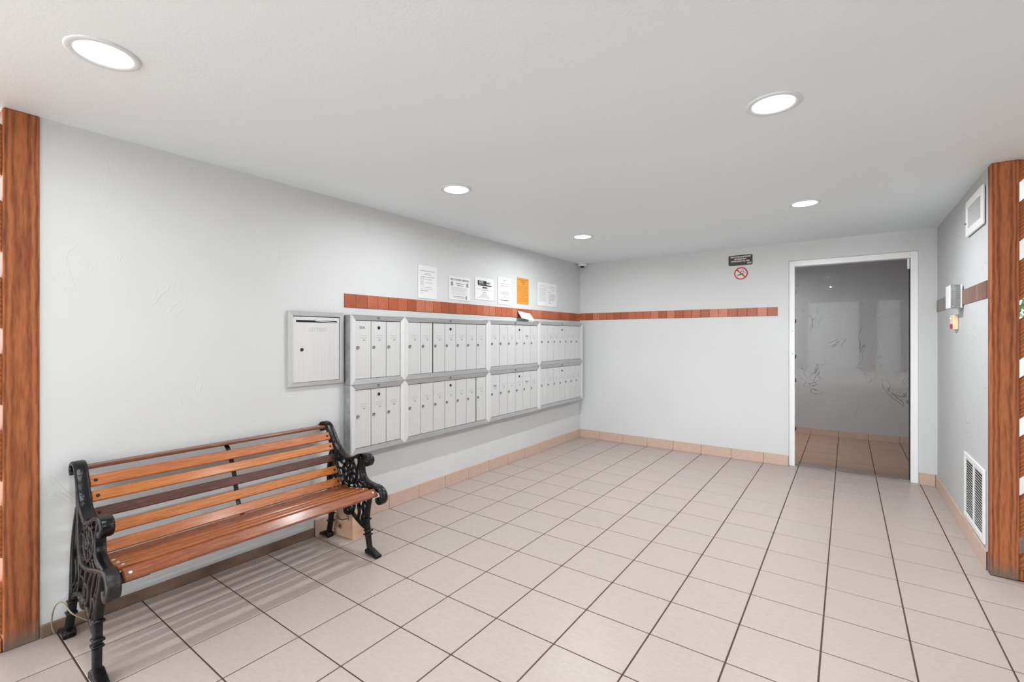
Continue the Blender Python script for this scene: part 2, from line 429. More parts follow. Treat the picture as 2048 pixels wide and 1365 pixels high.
M_BOLTD = mat('dark_bolt', lin(44, 34, 30), 0.5, metal=0.4)
M_POST = wood_beam('redwood_beam', lin(174, 104, 66), lin(112, 62, 38))
M_BOARD = wood_beam('redwood_board', lin(178, 106, 64), lin(124, 70, 42), dirt=False)
M_BOARDL = wood_beam('redwood_board_y', lin(178, 106, 64), lin(124, 70, 42), False, 'X_AXIS')
M_BOARDR = wood_beam('redwood_board_x', lin(178, 106, 64), lin(124, 70, 42), False, 'Y_AXIS')
M_KRAFT = mat('kraft_paper', lin(204, 166, 140), 0.85, var=0.15, vscale=12, bump=0.5, bscale=18)
M_KRAFTP = mat('parcel_print', lin(58, 46, 44), 0.8)
M_GLASS = pane('tinted_door_glass', (0.80, 0.795, 0.79, 1), 1.30)
M_LENS = pane('clear_ribbed_plastic', (0.96, 0.97, 0.98, 1), 1.25, 0.1, 0.22)
M_STEEL = mat('brushed_steel', (0.6, 0.6, 0.6, 1), 0.3, metal=0.9)
M_THRESH = mat('worn_threshold', lin(150, 136, 130), 0.6, var=0.3, vscale=14)
M_BEIGE = mat('beige_plastic', lin(236, 214, 176), 0.5)
M_LAMP = emit('lamp_diffuser', (1.0, 1.0, 1.0, 1), 4.0)
M_CABLE = mat('grey_cable', lin(150, 140, 120), 0.7)
M_EXTG = mat('outdoor_concrete', lin(196, 192, 186), 0.9, var=0.1, vscale=2)
M_EXTW = mat('outdoor_white_wall', (0.8, 0.8, 0.79, 1), 0.8, bump=0.2, bscale=30)
M_EXTD = mat('outdoor_dark_trim', lin(150, 146, 142), 0.7)
M_LEAF = mat('shrub_leaf', lin(92, 132, 62), 0.6, var=0.4, vscale=5)
M_STEM = mat('shrub_stem', lin(90, 70, 50), 0.8)

# ------------------------------------------------------------------ setting: floor
floor = MB().box((-0.2, YF, -0.06), (XE, 2.1, -0.0025)).build('floor', M_GROUT, origin=(0, 0, 0)); struct(floor)
GJ = 0.0065
tile_full = None
rest = MB(); n_tile = 0
def tile_piece(x0, x1, y0, y1):
    global tile_full, n_tile
    if x1 - x0 < 0.012 or y1 - y0 < 0.012: return
    vis = any(in_view((x, y, 0)) for x in (x0, (x0 + x1) / 2, x1) for y in (y0, (y0 + y1) / 2, y1))
    full = abs(x1 - x0 - (T - GJ)) < 1e-4 and abs(y1 - y0 - (T - GJ)) < 1e-4
    c = Vector(((x0 + x1) / 2, (y0 + y1) / 2, -0.004))
    if not vis or n_tile >= 300:
        rest.bbox((x0, y0, -0.008), (x1, y1, 0), 0.0012); return
    n_tile += 1
    if full and tile_full is not None:
        o = bpy.data.objects.new('tile', tile_full.copy() if False else tile_full); COL.objects.link(o); place(o, c, floor)
    else:
        o = MB().bbox((x0, y0, -0.008), (x1, y1, 0), 0.0012).build('tile', M_TILE, floor, origin=c)
        if full: tile_full = o.data
    o.material_slots[0].link = 'OBJECT'
    o.material_slots[0].material = M_TILEC if y0 > 0.09 else random.choice((M_TILE, M_TILE, M_TILE2, M_TILE3))
regions = [(0.0, W, YP, 0.0), (0.0, XE - 0.12, YF, YP), (2.335, 3.314, 0.0, 0.13), (0.9, 4.7, 0.13, 1.96)]
for j in range(-8, 34):
    for i in range(-2, 25):
        cx0, cx1 = OX + i * T + GJ / 2, OX + (i + 1) * T - GJ / 2
        cy1, cy0 = -(OY + j * T) - GJ / 2, -(OY + (j + 1) * T) + GJ / 2
        done = []
        spans = []
        for (a, b, c, d) in regions:
            x0, x1, y0, y1 = max(cx0, a), min(cx1, b), max(cy0, c), min(cy1, d)
            if x1 > x0 and y1 > y0: spans.append([x0, x1, y0, y1])
        # join pieces of one tile that continue across a region edge
        k = 0
        while k < len(spans) - 1:
            p, q = spans[k], spans[k + 1]
            if abs(p[0] - q[0]) < 1e-6 and abs(p[1] - q[1]) < 1e-6:
                spans[k] = [p[0], p[1], min(p[2], q[2]), max(p[3], q[3])]; spans.pop(k + 1)
            else: k += 1
        for sp in spans: tile_piece(*sp)
r_ = rest.build('tile_field', M_TILE, floor); r_['kind'] = 'stuff'

# ------------------------------------------------------------------ walls and ceiling
struct(MB().box((-0.14, -5.02, 0), (0, 0.12, H)).build('wall_left', M_WALL, origin=(0, 0, 0)))
bw = MB()
for a, b in (((0, 0, 0), (2.333, 0.12, H)), ((3.316, 0, 0), (W + 0.12, 0.12, H)), ((2.333, 0, 2.063), (3.316, 0.12, H))): bw.box(a, b)
struct(bw.build('wall_back', M_WALL, origin=(0, 0, 0)))
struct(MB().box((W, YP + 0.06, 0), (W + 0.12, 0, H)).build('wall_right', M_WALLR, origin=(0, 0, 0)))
struct(MB().box((-0.14, YF, H), (XE, 2.1, H + 0.15)).build('ceiling', M_CEIL, origin=(0, 0, 0)))
struct(MB().box((XE - 0.12, YF, 0), (XE, YP, H)).build('wall_light_block', M_EXTD, origin=(0, 0, 0)))  # added unseen wall, keeps side daylight off the left wall
# corridor behind the glass door
struct(MB().box((0.7, 0.12, 0), (0.8, 2.08, H)).build('wall_corridor_left', M_CORR, origin=(0, 0, 0)))
struct(MB().box((W + 0.12, 0.0, 0), (4.8, 0.12, H)).build('wall_outside', M_WALL, origin=(0, 0, 0)))
struct(MB().box((0.8, 1.96, 0), (4.8, 2.08, H)).build('wall_corridor', M_CORR, origin=(0, 0, 0)))
struct(MB().box((4.7, 0.12, 0), (4.8, 1.96, H)).build('wall_corridor_end', M_CORR, origin=(0, 0, 0)))

def base_run(name, a, b, fixed, side, h, th, m, joints, along):
    """row of baseboard tiles; along: axis index of the run (0 x, 1 y)"""
    lo, hi = min(a, b), max(a, b)
    def bx(l, r, t, z0, z1):
        p, q = [0, 0, z0], [0, 0, z1]
        p[along], q[along] = l, r; p[1 - along], q[1 - along] = fixed, fixed + side * t
        return p, q
    root = MB().box(*bx(lo, hi, th * 0.55, 0, h - 0.004)).build(name, M_GROUT); struct(root)
    js = sorted([lo] + [j for j in joints if lo + 0.02 < j < hi - 0.02] + [hi])
    for l, r in zip(js[:-1], js[1:]):
        MB().bbox(*bx(l + 0.0015, r - 0.0015, th, 0.0005, h), 0.0015).build('baseboard_tile', m, root)
    return root
XJ = [OX + i * T for i in range(0, 18)]
YJ = [-(OY + j * T) for j in range(-8, 20)]
base_run('baseboard_left', -3.74, -0.012, 0.0, 1, 0.106, 0.011, M_BASE, YJ, 1)
base_run('baseboard_back', 0.0, 2.331, 0.0, -1, 0.106, 0.011, M_BASE, XJ, 0)
base_run('baseboard_corner', 3.318, W - 0.012, 0.0, -1, 0.106, 0.011, M_BASE, XJ, 0)
base_run('baseboard_right', YP + 0.065, -0.012, W, -1, 0.106, 0.011, M_BASE, YJ, 1)
base_run('baseboard_corridor', 0.9, 4.7, 1.96, -1, 0.085, 0.011, M_BASE, XJ, 0)
struct(MB().bbox((0, -5.018, 0.0005), (0.012, -3.745, 0.055), 0.003).build('baseboard_stained_shaded', M_BASEB))

def strip_run(name, a, b, fixed, side, z0, z1, along, pitch, seed, mats=None):
    rnd = random.Random(seed); lo, hi = min(a, b), max(a, b)
    def bx(l, r, t, zz0, zz1):
        p, q = [0, 0, zz0], [0, 0, zz1]
        p[along], q[along] = l, r; p[1 - along], q[1 - along] = fixed, fixed + side * t
        return p, q
    root = struct(MB().box(*bx(lo, hi, 0.002, z0, z1)).build(name, M_GROUTT))
    n = max(1, round((hi - lo) / pitch)); st = (hi - lo) / n; prev = -1
    for k in range(n):
        c = rnd.choice((0, 1, 1, 3, 3, 2, 2))
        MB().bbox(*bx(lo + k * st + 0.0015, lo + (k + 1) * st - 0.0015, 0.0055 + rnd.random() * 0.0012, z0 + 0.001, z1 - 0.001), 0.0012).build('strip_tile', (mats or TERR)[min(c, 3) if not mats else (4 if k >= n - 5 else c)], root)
    return root
strip_run('trim_1', -3.519, -0.008, 0.0, 1, 1.504, 1.6, 1, 0.0945, 3)
strip_run('trim_2', 0.0, 2.237, 0.0, -1, 1.515, 1.604, 0, 0.0945, 5)
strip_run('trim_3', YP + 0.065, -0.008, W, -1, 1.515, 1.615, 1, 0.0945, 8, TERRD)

# ------------------------------------------------------------------ glass door
door = struct_root('door_1', (2.82, 0.06, 0), 'frameless glass door in a white frame leading to the corridor')
FX0, FX1, FZ = 2.333, 3.316, 2.063
fm = MB()
fm.bbox((FX0, 0.03, 0), (FX0 + 0.05, 0.115, FZ), 0.002).build('jamb', M_FRAMEW, door)
MB().bbox((FX1 - 0.05, 0.03, 0), (FX1, 0.115, FZ), 0.002).build('jamb', M_FRAMEW, door)
MB().bbox((FX0 + 0.05, 0.03, FZ - 0.055), (FX1 - 0.05, 0.115, FZ), 0.002).build('door_head', M_FRAMEW, door)
MB().bbox((FX0 + 0.05, 0.05, 0.0005), (FX1 - 0.05, 0.10, 0.006), 0.002).build('threshold', M_THRESH, door)
GX0, GX1 = FX0 + 0.055, FX1 - 0.058
gl = MB().box((GX0, 0.068, 0.012), (GX1, 0.078, FZ - 0.062)).build('glass_pane', M_GLASS, door)
MB().bbox((GX1, 0.06, 0.012), (GX1 + 0.006, 0.086, FZ - 0.062), 0.001).build('edge_rail', M_DARK, door)
MB().bbox((GX1 - 0.012, 0.058, FZ - 0.15), (GX1 + 0.003, 0.088, FZ - 0.058), 0.002).build('pivot_fitting', M_FRAMEW, door)
MB().bbox((GX1 - 0.07, 0.03, 0.0005), (GX1 + 0.006, 0.06, 0.010), 0.004).build('floor_pivot', M_STEEL, door)
for z in (0.37, 0.86, 1.10, 1.46):
    MB().bbox((GX0 - 0.005, 0.06, z - 0.018), (GX0 + 0.003, 0.084, z + 0.018), 0.001).build('latch_strike', M_DARK, door)
for z in (1.13, 1.36):
    MB().lathe((FX0 + 0.03, 0.03, z), (0, -1, 0), [(0.004, 0), (0.004, 0.001), (0, 0.001)], 10).build('screw', M_LOCK, door)

# ------------------------------------------------------------------ ceiling downlights (diffuser emits, lamp just below it)
def downlight(x, y, label, power):
    t = thing('ceiling_downlight', (x, y, H), label, 'light', 'round recessed ceiling lights')
    MB().lathe((x, y, H), (0, 0, -1), [(0.100, -0.001), (0.100, 0.003), (0.096, 0.006), (0.084, 0.006), (0.0765, 0.0035), (0.0755, -0.001)], 48).build('trim_ring', M_RING, t)
    MB().lathe((x, y, H), (0, 0, -1), [(0.0765, 0.0005), (0.0765, 0.0025), (0, 0.0025)], 48).build('diffuser', M_LAMP, t)
    ld = bpy.data.lights.new('downlight_lamp', 'AREA'); ld.shape = 'DISK'; ld.size = 0.032; ld.energy = power
    ld.spread = math.radians(174)
    ld.color = (0.955, 0.985, 1.0)
    lo = bpy.data.objects.new('lamp', ld); COL.objects.link(lo); place(lo, Vector((x, y, H - 0.0045)), t)
downlight(0.80, -4.99, 'ceiling downlight above the bench end by the left timber post', LAMP_POWER * 0.4)
downlight(0.785, -3.235, 'ceiling downlight above the middle of the mailbox wall', LAMP_POWER * 0.62)
downlight(0.795, -1.49, 'small far ceiling downlight nearest the dome camera', LAMP_POWER * 1.15)
downlight(2.565, -3.29, 'large ceiling downlight in the upper right of the ceiling', LAMP_POWER * 1.1)
downlight(2.565, -1.55, 'ceiling downlight in front of the doorway sign', LAMP_POWER * 1.55)
downlight(2.565, -5.02, 'ceiling downlight near the open front edge of the lobby', LAMP_POWER * 0.8)
downlight(1.55, 1.0, 'added out-of-view downlight brightening the corridor behind the glass door', 22.0)  # added lamp, never in view, to brighten the corridor

# dome camera
t = thing('dome_camera', (0.062, -0.072, H), 'small white dome security camera in the ceiling corner', 'camera')
c0 = (0.070, -0.074, H)
MB().lathe(c0, (0, 0, -1), [(0.066, 0), (0.066, 0.008), (0.062, 0.010), (0.060, 0.012), (0.056, 0.028), (0.040, 0.042)], 40).build('housing', M_PLASTIC, t)
MB().lathe(c0, (0, 0, -1), [(0.0625, 0.0095), (0.0632, 0.011), (0.0615, 0.0125)], 40).build('base_ring', M_GAP, t)
MB().lathe((0.070, -0.074, H - 0.036), (0.15, -0.3, -1), [(0.030, 0), (0.027, 0.010), (0.018, 0.019), (0, 0.023)], 24).build('lens_dome', M_DARK, t)

# ------------------------------------------------------------------ mailboxes
FXM = 0.088
def mail_unit(y0, y1, z0, z1, n, master, label, open_gap=None, big=None):
    t = thing('mailbox_unit', (0.0, (y0 + y1) / 2, z0), label, 'mailbox', 'aluminium mailbox units on the wall')
    FW = 0.036
    iy0, iy1, iz0, iz1 = y0 + FW, y1 - FW, z0 + FW, z1 - FW
    MB().box((0.0005, y0 + 0.0008, z0 + 0.0008), (FXM - 0.016, y1 - 0.0008, z1 - 0.0008)).build('cabinet_body', M_BODY, t)
    MB().box((FXM - 0.0161, iy0 - 0.002, iz0 - 0.002), (FXM - 0.01595, iy1 + 0.002, iz1 + 0.002)).build('compartment_recess', M_DARK, t)
    O = [(y0 + 0.0006, z0 + 0.0006), (y1 - 0.0006, z0 + 0.0006), (y1 - 0.0006, z1 - 0.0006), (y0 + 0.0006, z1 - 0.0006)]
    I = [(iy0, iz0), (iy1, iz0), (iy1, iz1), (iy0, iz1)]
    for k, (nm, mm) in enumerate((('bottom_rail', M_RAIL), ('side_stile', M_STILE), ('top_rail', M_RAIL), ('side_stile', M_STILE))):
        a, b, c, d = O[k], O[(k + 1) % 4], I[(k + 1) % 4], I[k]
        lo_, fo, fi = FXM - 0.0155, FXM, FXM - 0.005
        vs_ = [(lo_, *a), (lo_, *b), (lo_, *c), (lo_, *d), (fo, *a), (fo, *b), (fi, *c), (fi, *d)]
        MB().add(vs_, [(0, 3, 2, 1), (4, 5, 6, 7), (0, 1, 5, 4), (1, 2, 6, 5), (2, 3, 7, 6), (3, 0, 4, 7)]).build(nm, mm, t)
    pitch = (iy1 - iy0) / n
    xd0, xd1 = FXM - 0.0158, FXM - 0.0105
    for k in range(n):
        a, b = iy0 + k * pitch + 0.0022, iy0 + (k + 1) * pitch - 0.0022
        if open_gap is not None and k == open_gap: b -= 0.007
        if open_gap is not None and k == open_gap + 1: a += 0.001
        dr = MB().bbox((xd0, a, iz0 + 0.002), (xd1, b, iz1 - 0.004), 0.0012).build('mailbox_door', M_DOORAL, t)
        yl = a + 0.020; zl = z0 + 0.255
        MB().lathe((xd1, yl, zl), (1, 0, 0), [(0.0125, 0), (0.0125, 0.003), (0.0105, 0.0045), (0.006, 0.0045), (0.006, 0.0030), (0, 0.0030)], 20).build('lock', M_LOCK, dr)
        yc = (a + b) / 2 + 0.002
        pr = MB()
        rr = random.Random(k * 7 + n + int(z0 * 100) + int(-y0 * 10))
        for dz, wd in ((0.338, 0.060), (0.322, 0.050 + 0.01 * rr.random())): bar_into(pr, (xd1, yc, z0 + dz), wd, 0.0022, LEFT, 0)
        for q in (-0.006, 0.001, 0.008): bar_into(pr, (xd1, yc + q + 0.004, z0 + 0.306), 0.0042, 0.011, LEFT, 1)
        if big and k in big: bar_into(pr, (xd1, yc, z0 + 0.330), 0.045, 0.012, LEFT, 1)
        pr.build('name_label', [M_INKL, M_INKG], dr)
        if k == master:
            MB().lathe((xd1, (a + b) / 2, z0 + 0.395), (1, 0, 0), [(0.0115, 0), (0.0115, 0.003), (0.0095, 0.0038), (0.0, 0.002)], 20).build('master_lock', M_LOCKD, dr)
        if n == 3 and k == 0 and z0 > 0.9:
            tx = MB(); text_into(tx, '101A', (xd1, yc - 0.013, z0 + 0.393), 0.027, LEFT, sx=0.8, bold=0.0006); tx.build('unit_number', M_INK, dr, label='dark stick-on number 101A')
    # small catch plate on the top rail
    MB().bbox((FXM - 0.004, (y0 + y1) / 2 - 0.020, z1 - 0.026), (FXM + 0.0005, (y0 + y1) / 2 + 0.002, z1 - 0.008), 0.001).build('catch_plate', M_LOCK, t)
    return t
UY = [-3.521, -3.047, -2.017, -1.122, -0.098]
ZU = (0.970, 1.452); ZL = (0.492, 0.9695)
mail_unit(UY[0], UY[1], *ZU, 3, 1, 'upper three-door aluminium mailbox unit marked 101A')
mail_unit(UY[1], UY[2], *ZU, 7, 3, 'upper seven-door aluminium mailbox unit with a dark gap between two doors', open_gap=1)
mail_unit(UY[2], UY[3], ZU[0] + .008, ZU[1] + .008, 6, 3, 'upper six-door aluminium mailbox unit under the leaning envelope', big=(4,))
mail_unit(UY[3], UY[4], ZU[0] + .018, ZU[1] + .020, 7, 3, 'upper seven-door aluminium mailbox unit nearest the room corner')
mail_unit(UY[0], UY[1], *ZL, 3, 1, 'lower three-door aluminium mailbox unit beside the bench armrest')
mail_unit(UY[1], UY[2], *ZL, 7, 3, 'lower seven-door aluminium mailbox unit next to the three-door unit', open_gap=5)
mail_unit(UY[2], UY[3], ZL[0] + .006, ZL[1] + .008, 6, 3, 'lower six-door aluminium mailbox unit in the bottom row', big=(0, 4))
mail_unit(UY[3], UY[4], ZL[0] + .013, ZL[1] + .018, 7, 3, 'lower seven-door aluminium mailbox unit nearest the room corner')

# letters box, flush in the wall
t = thing('letter_drop_box', (0, -3.73, 0.987), 'single aluminium letter drop box with a slot and LETTERS lettering', 'mailbox')
y0, y1, z0, z1 = -3.926, -3.534, 0.986, 1.463; fw = 0.030
O = [(y0, z0), (y1, z0), (y1, z1), (y0, z1)]; I = [(y0 + fw, z0 + fw * .8), (y1 - fw, z0 + fw * .8), (y1 - fw, z1 - fw), (y0 + fw, z1 - fw)]
for k, (nm, mm) in enumerate((('bottom_rail', M_RAIL), ('side_stile', M_STILE2), ('top_rail', M_RAIL), ('side_stile', M_STILE2))):
    a, b, c, d = O[k], O[(k + 1) % 4], I[(k + 1) % 4], I[k]
    vs_ = [(0.0005, *a), (0.0005, *b), (0.0005, *c), (0.0005, *d), (0.0195, *a), (0.0195, *b), (0.019, *c), (0.019, *d)]
    MB().add(vs_, [(0, 3, 2, 1), (4, 5, 6, 7), (0, 1, 5, 4), (1, 2, 6, 5), (2, 3, 7, 6), (3, 0, 4, 7)]).build(nm, mm, t)
MB().box((0.0006, y0 + fw, z0 + .024), (0.009, y1 - fw, z1 - fw)).build('recess', M_GAP, t)
dy0, dy1, dz0, dz1 = y0 + fw + 0.001, y1 - fw - 0.004, z0 + 0.026, z1 - fw - 0.006
sy0, sy1, sz0, sz1 = -3.874, -3.584, 1.392, 1.406
dm = MB()
for a, b in (((dy0, dz0), (dy1, sz0)), ((dy0, sz1), (dy1, dz1)), ((dy0, sz0), (sy0, sz1)), ((sy1, sz0), (dy1, sz1))): dm.box((0.0095, a[0], a[1]), (0.016, b[0], b[1]))
dr = dm.build('box_door', M_DOORAL, t)
MB().box((0.0092, sy0, sz0), (0.0100, sy1, sz1)).build('letter_slot', M_DARK, dr)
MB().obox((0.0125, -3.665, 1.400), ((0, .998, -.06), (0, .06, .998), (1, 0, 0)), (0.075, 0.0035, 0.002)).build('slot_flap', M_RAIL, dr)
tx = MB(); text_into(tx, 'LETTERS', (0.016, -3.728, 1.345), 0.034, LEFT, sx=0.95); tx.build('embossed_lettering', M_EMB, dr)
MB().lathe((0.016, -3.836, 1.218), (1, 0, 0), [(0.011, 0), (0.011, 0.003), (0.009, 0.004), (0, 0.003)], 20).build('lock', M_LOCKD, dr)

# envelope leaning on top of the mailboxes
MB().obox((0.052, -1.335, 1.522), (Vector((0.12, 0.985, -0.12)).normalized(), Vector((-0.62, 0.17, 0.76)).normalized(), Vector((0.77, -0.02, 0.63)).normalized()), (0.105, 0.052, 0.0012)).build('envelope', M_PAPER)
env = bpy.data.objects['envelope']; tag(env, 'white envelope leaning on top of the mailboxes', 'envelope')
tx = MB()
X_, Y_, Z_ = Vector((0.12, 0.985, -0.12)).normalized(), Vector((-0.62, 0.17, 0.76)).normalized(), Vector((0.77, -0.02, 0.63)).normalized()
for q, wd in ((0.012, 0.06), (0.002, 0.075), (-0.008, 0.05)): bar_into(tx, Vector((0.052, -1.335, 1.522)) + Y_ * q + X_ * 0.02, wd, 0.004, (X_, Y_, Z_), 0, 0.0016)
tx.build('address_print', M_INKL, env)

# ------------------------------------------------------------------ notices on the left wall
def notice(yc, zc, wd, ht, label, lines, m=None, inks=None, tilt=0.0, seed=1):
    m = m or M_PAPER
    ct, st_ = math.cos(tilt), math.sin(tilt)
    ax = (Vector((0, ct, st_)), Vector((0, -st_, ct)), Vector((1, 0, 0)))
    o = MB().obox((0.0032, yc, zc), ax, (wd / 2, ht / 2, 0.0007)).build('notice', m)
    tag(o, label, 'notice', 'paper notices taped above the mailboxes')
    rr = random.Random(seed); pr = MB(); c = Vector((0.0039, yc, zc))
    for ln in lines:
        k = ln[0]
        if k == 'bar': _, fx, fz, fw_, fh, mi = ln; bar_into(pr, c + ax[0] * fx * wd + ax[1] * fz * ht, fw_ * wd, fh * ht, ax, mi)
        if k == 'para':
            _, fx, f0, f1, fw_, n, mi = ln
            for q in range(n):
                w2 = fw_ * (0.75 + 0.25 * rr.random()) if q % 4 == 3 else fw_ * (0.93 + 0.07 * rr.random())
                bar_into(pr, c + ax[0] * (fx - fw_ / 2 + w2 / 2) * wd + ax[1] * (f0 + (f1 - f0) * q / max(1, n - 1)) * ht, w2 * wd, 0.009 * ht, ax, mi)
        if k == 'text': _, body, fx, fz, size, sx, bold, mi = ln; text_into(pr, body, c + ax[0] * fx * wd + ax[1] * fz * ht, size, ax, sx=sx, bold=bold, mi=mi, lift=0.0005)
    if pr.v: pr.build('printed_text', inks or [M_INK, M_INKG, M_INKL], o)
    return o
notice(-2.728, 1.752, 0.214, 0.272, 'blank-bottomed white typed notice nearest the letter box end',
       [('bar', 0, .33, .75, .014, 1), ('bar', 0, .26, .3, .012, 1), ('bar', 0, .22, .42, .012, 2), ('bar', 0, .15, .75, .013, 1), ('para', -.28, .11, -.1, .2, 7, 1), ('bar', .05, .08, .4, .012, 2), ('bar', .05, -.02, .4, .012, 2), ('para', -.05, -.16, -.22, .7, 2, 2), ('bar', -.18, -.27, .4, .018, 1), ('bar', -.3, -.34, .14, .012, 2)], seed=2)
notice(-2.333, 1.733, 0.283, 0.207, 'white notice headed PEST CONTROL SERVICES',
       [('text', 'PEST CONTROL SERVICES', 0, .355, 0.0215, 0.98, .0005, 0), ('bar', -.36, .17, .10, .17, 1), ('bar', .36, .17, .10, .17, 1), ('bar', .02, .20, .40, .03, 1), ('bar', .02, .12, .3, .03, 1), ('para', .0, .03, -.12, .78, 5, 2), ('para', 0, -.18, -.27, .74, 3, 2), ('bar', -.05, -.355, .55, .025, 1), ('bar', -.05, -.42, .5, .018, 2), ('bar', .31, -.385, .08, .15, 1)], seed=3)
notice(-1.98, 1.757, 0.285, 0.21, 'white notice with a heavy black logo heading',
       [('bar', -.13, .285, .46, .17, 0), ('text', 'GPS', -.17, .285, 0.036, 1.0, .001, 3), ('text', 'CEMENT', .18, .275, 0.026, .8, .0008, 0), ('bar', .02, .165, .74, .055, 0), ('bar', .02, .06, .26, .06, 0), ('bar', 0, -.01, .8, .01, 2), ('bar', .0, -.06, .4, .025, 1), ('bar', 0, -.15, .2, .03, 1), ('bar', 0, -.20, .2, .014, 2), ('bar', 0, -.24, .3, .014, 2), ('bar', 0, -.28, .38, .014, 2), ('bar', 0, -.32, .46, .014, 2), ('bar', 0, -.36, .54, .014, 2), ('bar', 0, -.41, .75, .012, 2)], inks=[M_INK, M_INKG, M_INKL, M_PAPER], seed=4)
notice(-1.655, 1.765, 0.222, 0.274, 'narrow white typed notice left of the orange notice',
       [('bar', -.0, .38, .25, .025, 1), ('para', 0, .26, .19, .74, 2, 0), ('bar', -.24, .13, .26, .016, 1), ('para', .02, -.04, -.12, .72, 3, 0), ('bar', 0, -.24, .3, .016, 1), ('bar', 0, -.35, .7, .02, 0)], seed=5)
notice(-1.323, 1.79, 0.218, 0.277, 'bright orange printed notice above the mailboxes',
       [('bar', 0, .42, .86, .02, 0), ('bar', 0, .35, .4, .03, 0), ('bar', 0, .27, .25, .025, 0), ('para', 0, .18, .0, .86, 5, 0), ('para', .02, -.06, -.16, .78, 3, 0), ('bar', 0, -.21, .16, .02, 0), ('para', 0, -.27, -.4, .86, 4, 0)], m=M_PAPERO, inks=[M_INKO], seed=6)
nt_ = notice(-0.82, 1.787, 0.426, 0.268, 'pair of white typed sheets side by side nearest the corner',
       [('para', -.25, .38, .31, .36, 2, 1), ('para', -.25, .25, -.06, .4, 8, 1), ('para', -.25, -.12, -.3, .4, 5, 2), ('para', .25, .36, .3, .36, 2, 2), ('bar', .27, .21, .1, .02, 1), ('bar', .1, .13, .14, .02, 1), ('para', .25, .04, -.24, .36, 9, 1), ('bar', .1, -.3, .1, .016, 1), ('bar', .14, -.36, .16, .016, 1), ('bar', 0, 0, .004, .98, 2)], seed=7)

# ------------------------------------------------------------------ signs on the back wall
sg = MB()
def rrect(cx_, cz, w_, h_, r, n=5):
    pts = []
    for (sx, sz, a0) in ((1, 1, 0), (-1, 1, 90), (-1, -1, 180), (1, -1, 270)):
        for k in range(n + 1):
            a = math.radians(a0 + 90 * k / n); pts.append((cx_ + sx * (w_ / 2 - r) + r * math.cos(a), cz + sz * (h_ / 2 - r) + r * math.sin(a)))
    return pts
o = sg.poly([(x, -0.0005, z) for x, z in rrect(1.893, 2.1145, 0.23, 0.109, 0.012)], (0, -1, 0), 0.004).build('surveillance_sign', M_SIGN)
tag(o, 'dark brown video surveillance sign above the no smoking sticker', 'sign')
tx = MB()
for body, dx, dz in (('AREAS OF THIS CONDOMINIUM', 0, 0.035), ('ARE UNDER VIDEO', 0, 0.012), ('SURVEILLANCE AT ALL TIMES.', 0, -0.011)):
    text_into(tx, body, (1.893 + dx, -0.0045, 2.1145 + dz), 0.0205, BACK, sx=0.66, bold=0.0009)
text_into(tx, 'MGMT', (1.98, -0.0045, 2.1145 - 0.035), 0.0205, BACK, sx=0.7, bold=0.0009)
tx.build('sign_lettering', M_SIGNT, o)
cx_, cz = 1.899, 1.974; R0, R1 = 0.066, 0.054
o = MB().lathe((cx_, -0.0005, cz), (0, -1, 0), [(R0, 0), (R0, 0.0016), (0, 0.0016)], 48).build('no_smoking_sticker', M_PAPER)
tag(o, 'round red and white no smoking sticker below the surveillance sign', 'sticker')
rg = MB()
for k in range(48):
    a, b = 2 * math.pi * k / 48, 2 * math.pi * (k + 1) / 48
    rg.add([(cx_ + R * math.cos(q), -0.0026, cz + R * math.sin(q)) for q, R in ((a, R0), (b, R0), (b, R1), (a, R1))], [(0, 1, 2, 3)])
s2 = math.sqrt(.5)
rg.obox((cx_, -0.0026, cz), ((s2, 0, -s2), (0, -1, 0), (s2, 0, s2)), (0.056, 0.0002, 0.006))
rg.build('red_ring', M_RED, o)
sm_ = MB()
sm_.obox((cx_ - 0.006, -0.0023, cz - 0.012), ((.96, 0, .26), (0, -1, 0), (-.26, 0, .96)), (0.032, 0.0001, 0.005))
for k in range(8):
    a = k / 8 * 2 * math.pi
    sm_.obox((cx_ + 0.012 + 0.011 * math.cos(a), -0.0023, cz + 0.024 + 0.011 * math.sin(a)), ((math.cos(a), 0, math.sin(a)), (0, -1, 0), (-math.sin(a), 0, math.cos(a))), (0.002, 0.0001, 0.005))
for k in range(4):
    sm_.obox((cx_ + 0.024 + k * 0.004, -0.0023, cz + 0.016 - k * 0.006), ((.7, 0, .7), (0, -1, 0), (-.7, 0, .7)), (0.002, 0.0001, 0.004))
sm_.build('cigarette_symbol', M_INK, o)

# ------------------------------------------------------------------ right wall fittings
# return air grille low on the wall
y0, y1, z0, z1 = -1.752, -1.205, 0.128, 0.548; XW = W
t = thing('return_air_grille', (XW, (y0 + y1) / 2, z0), 'white louvred return air grille low on the right wall', 'vent')
fwd = 0.034
for nm, a, b in (('grille_frame', (y0, z0), (y0 + fwd, z1)), ('grille_frame', (y1 - fwd, z0), (y1, z1)), ('grille_frame', (y0 + fwd, z1 - fwd), (y1 - fwd, z1)), ('grille_frame', (y0 + fwd, z0), (y1 - fwd, z0 + fwd))):
    MB().bbox((XW - 0.012, a[0], a[1]), (XW - 0.0004, b[0], b[1]), 0.003).build(nm, M_WHITE, t)
MB().bbox((XW - 0.011, (y0 + y1) / 2 - 0.008, z0 + fwd), (XW - 0.0006, (y0 + y1) / 2 + 0.008, z1 - fwd), 0.001).build('centre_bar', M_WHITE, t)
MB().box((XW - 0.002, y0 + fwd, z0 + fwd), (XW - 0.0005, y1 - fwd, z1 - fwd)).build('dark_back', M_DARK, t)
ns = 22; mesh0 = None
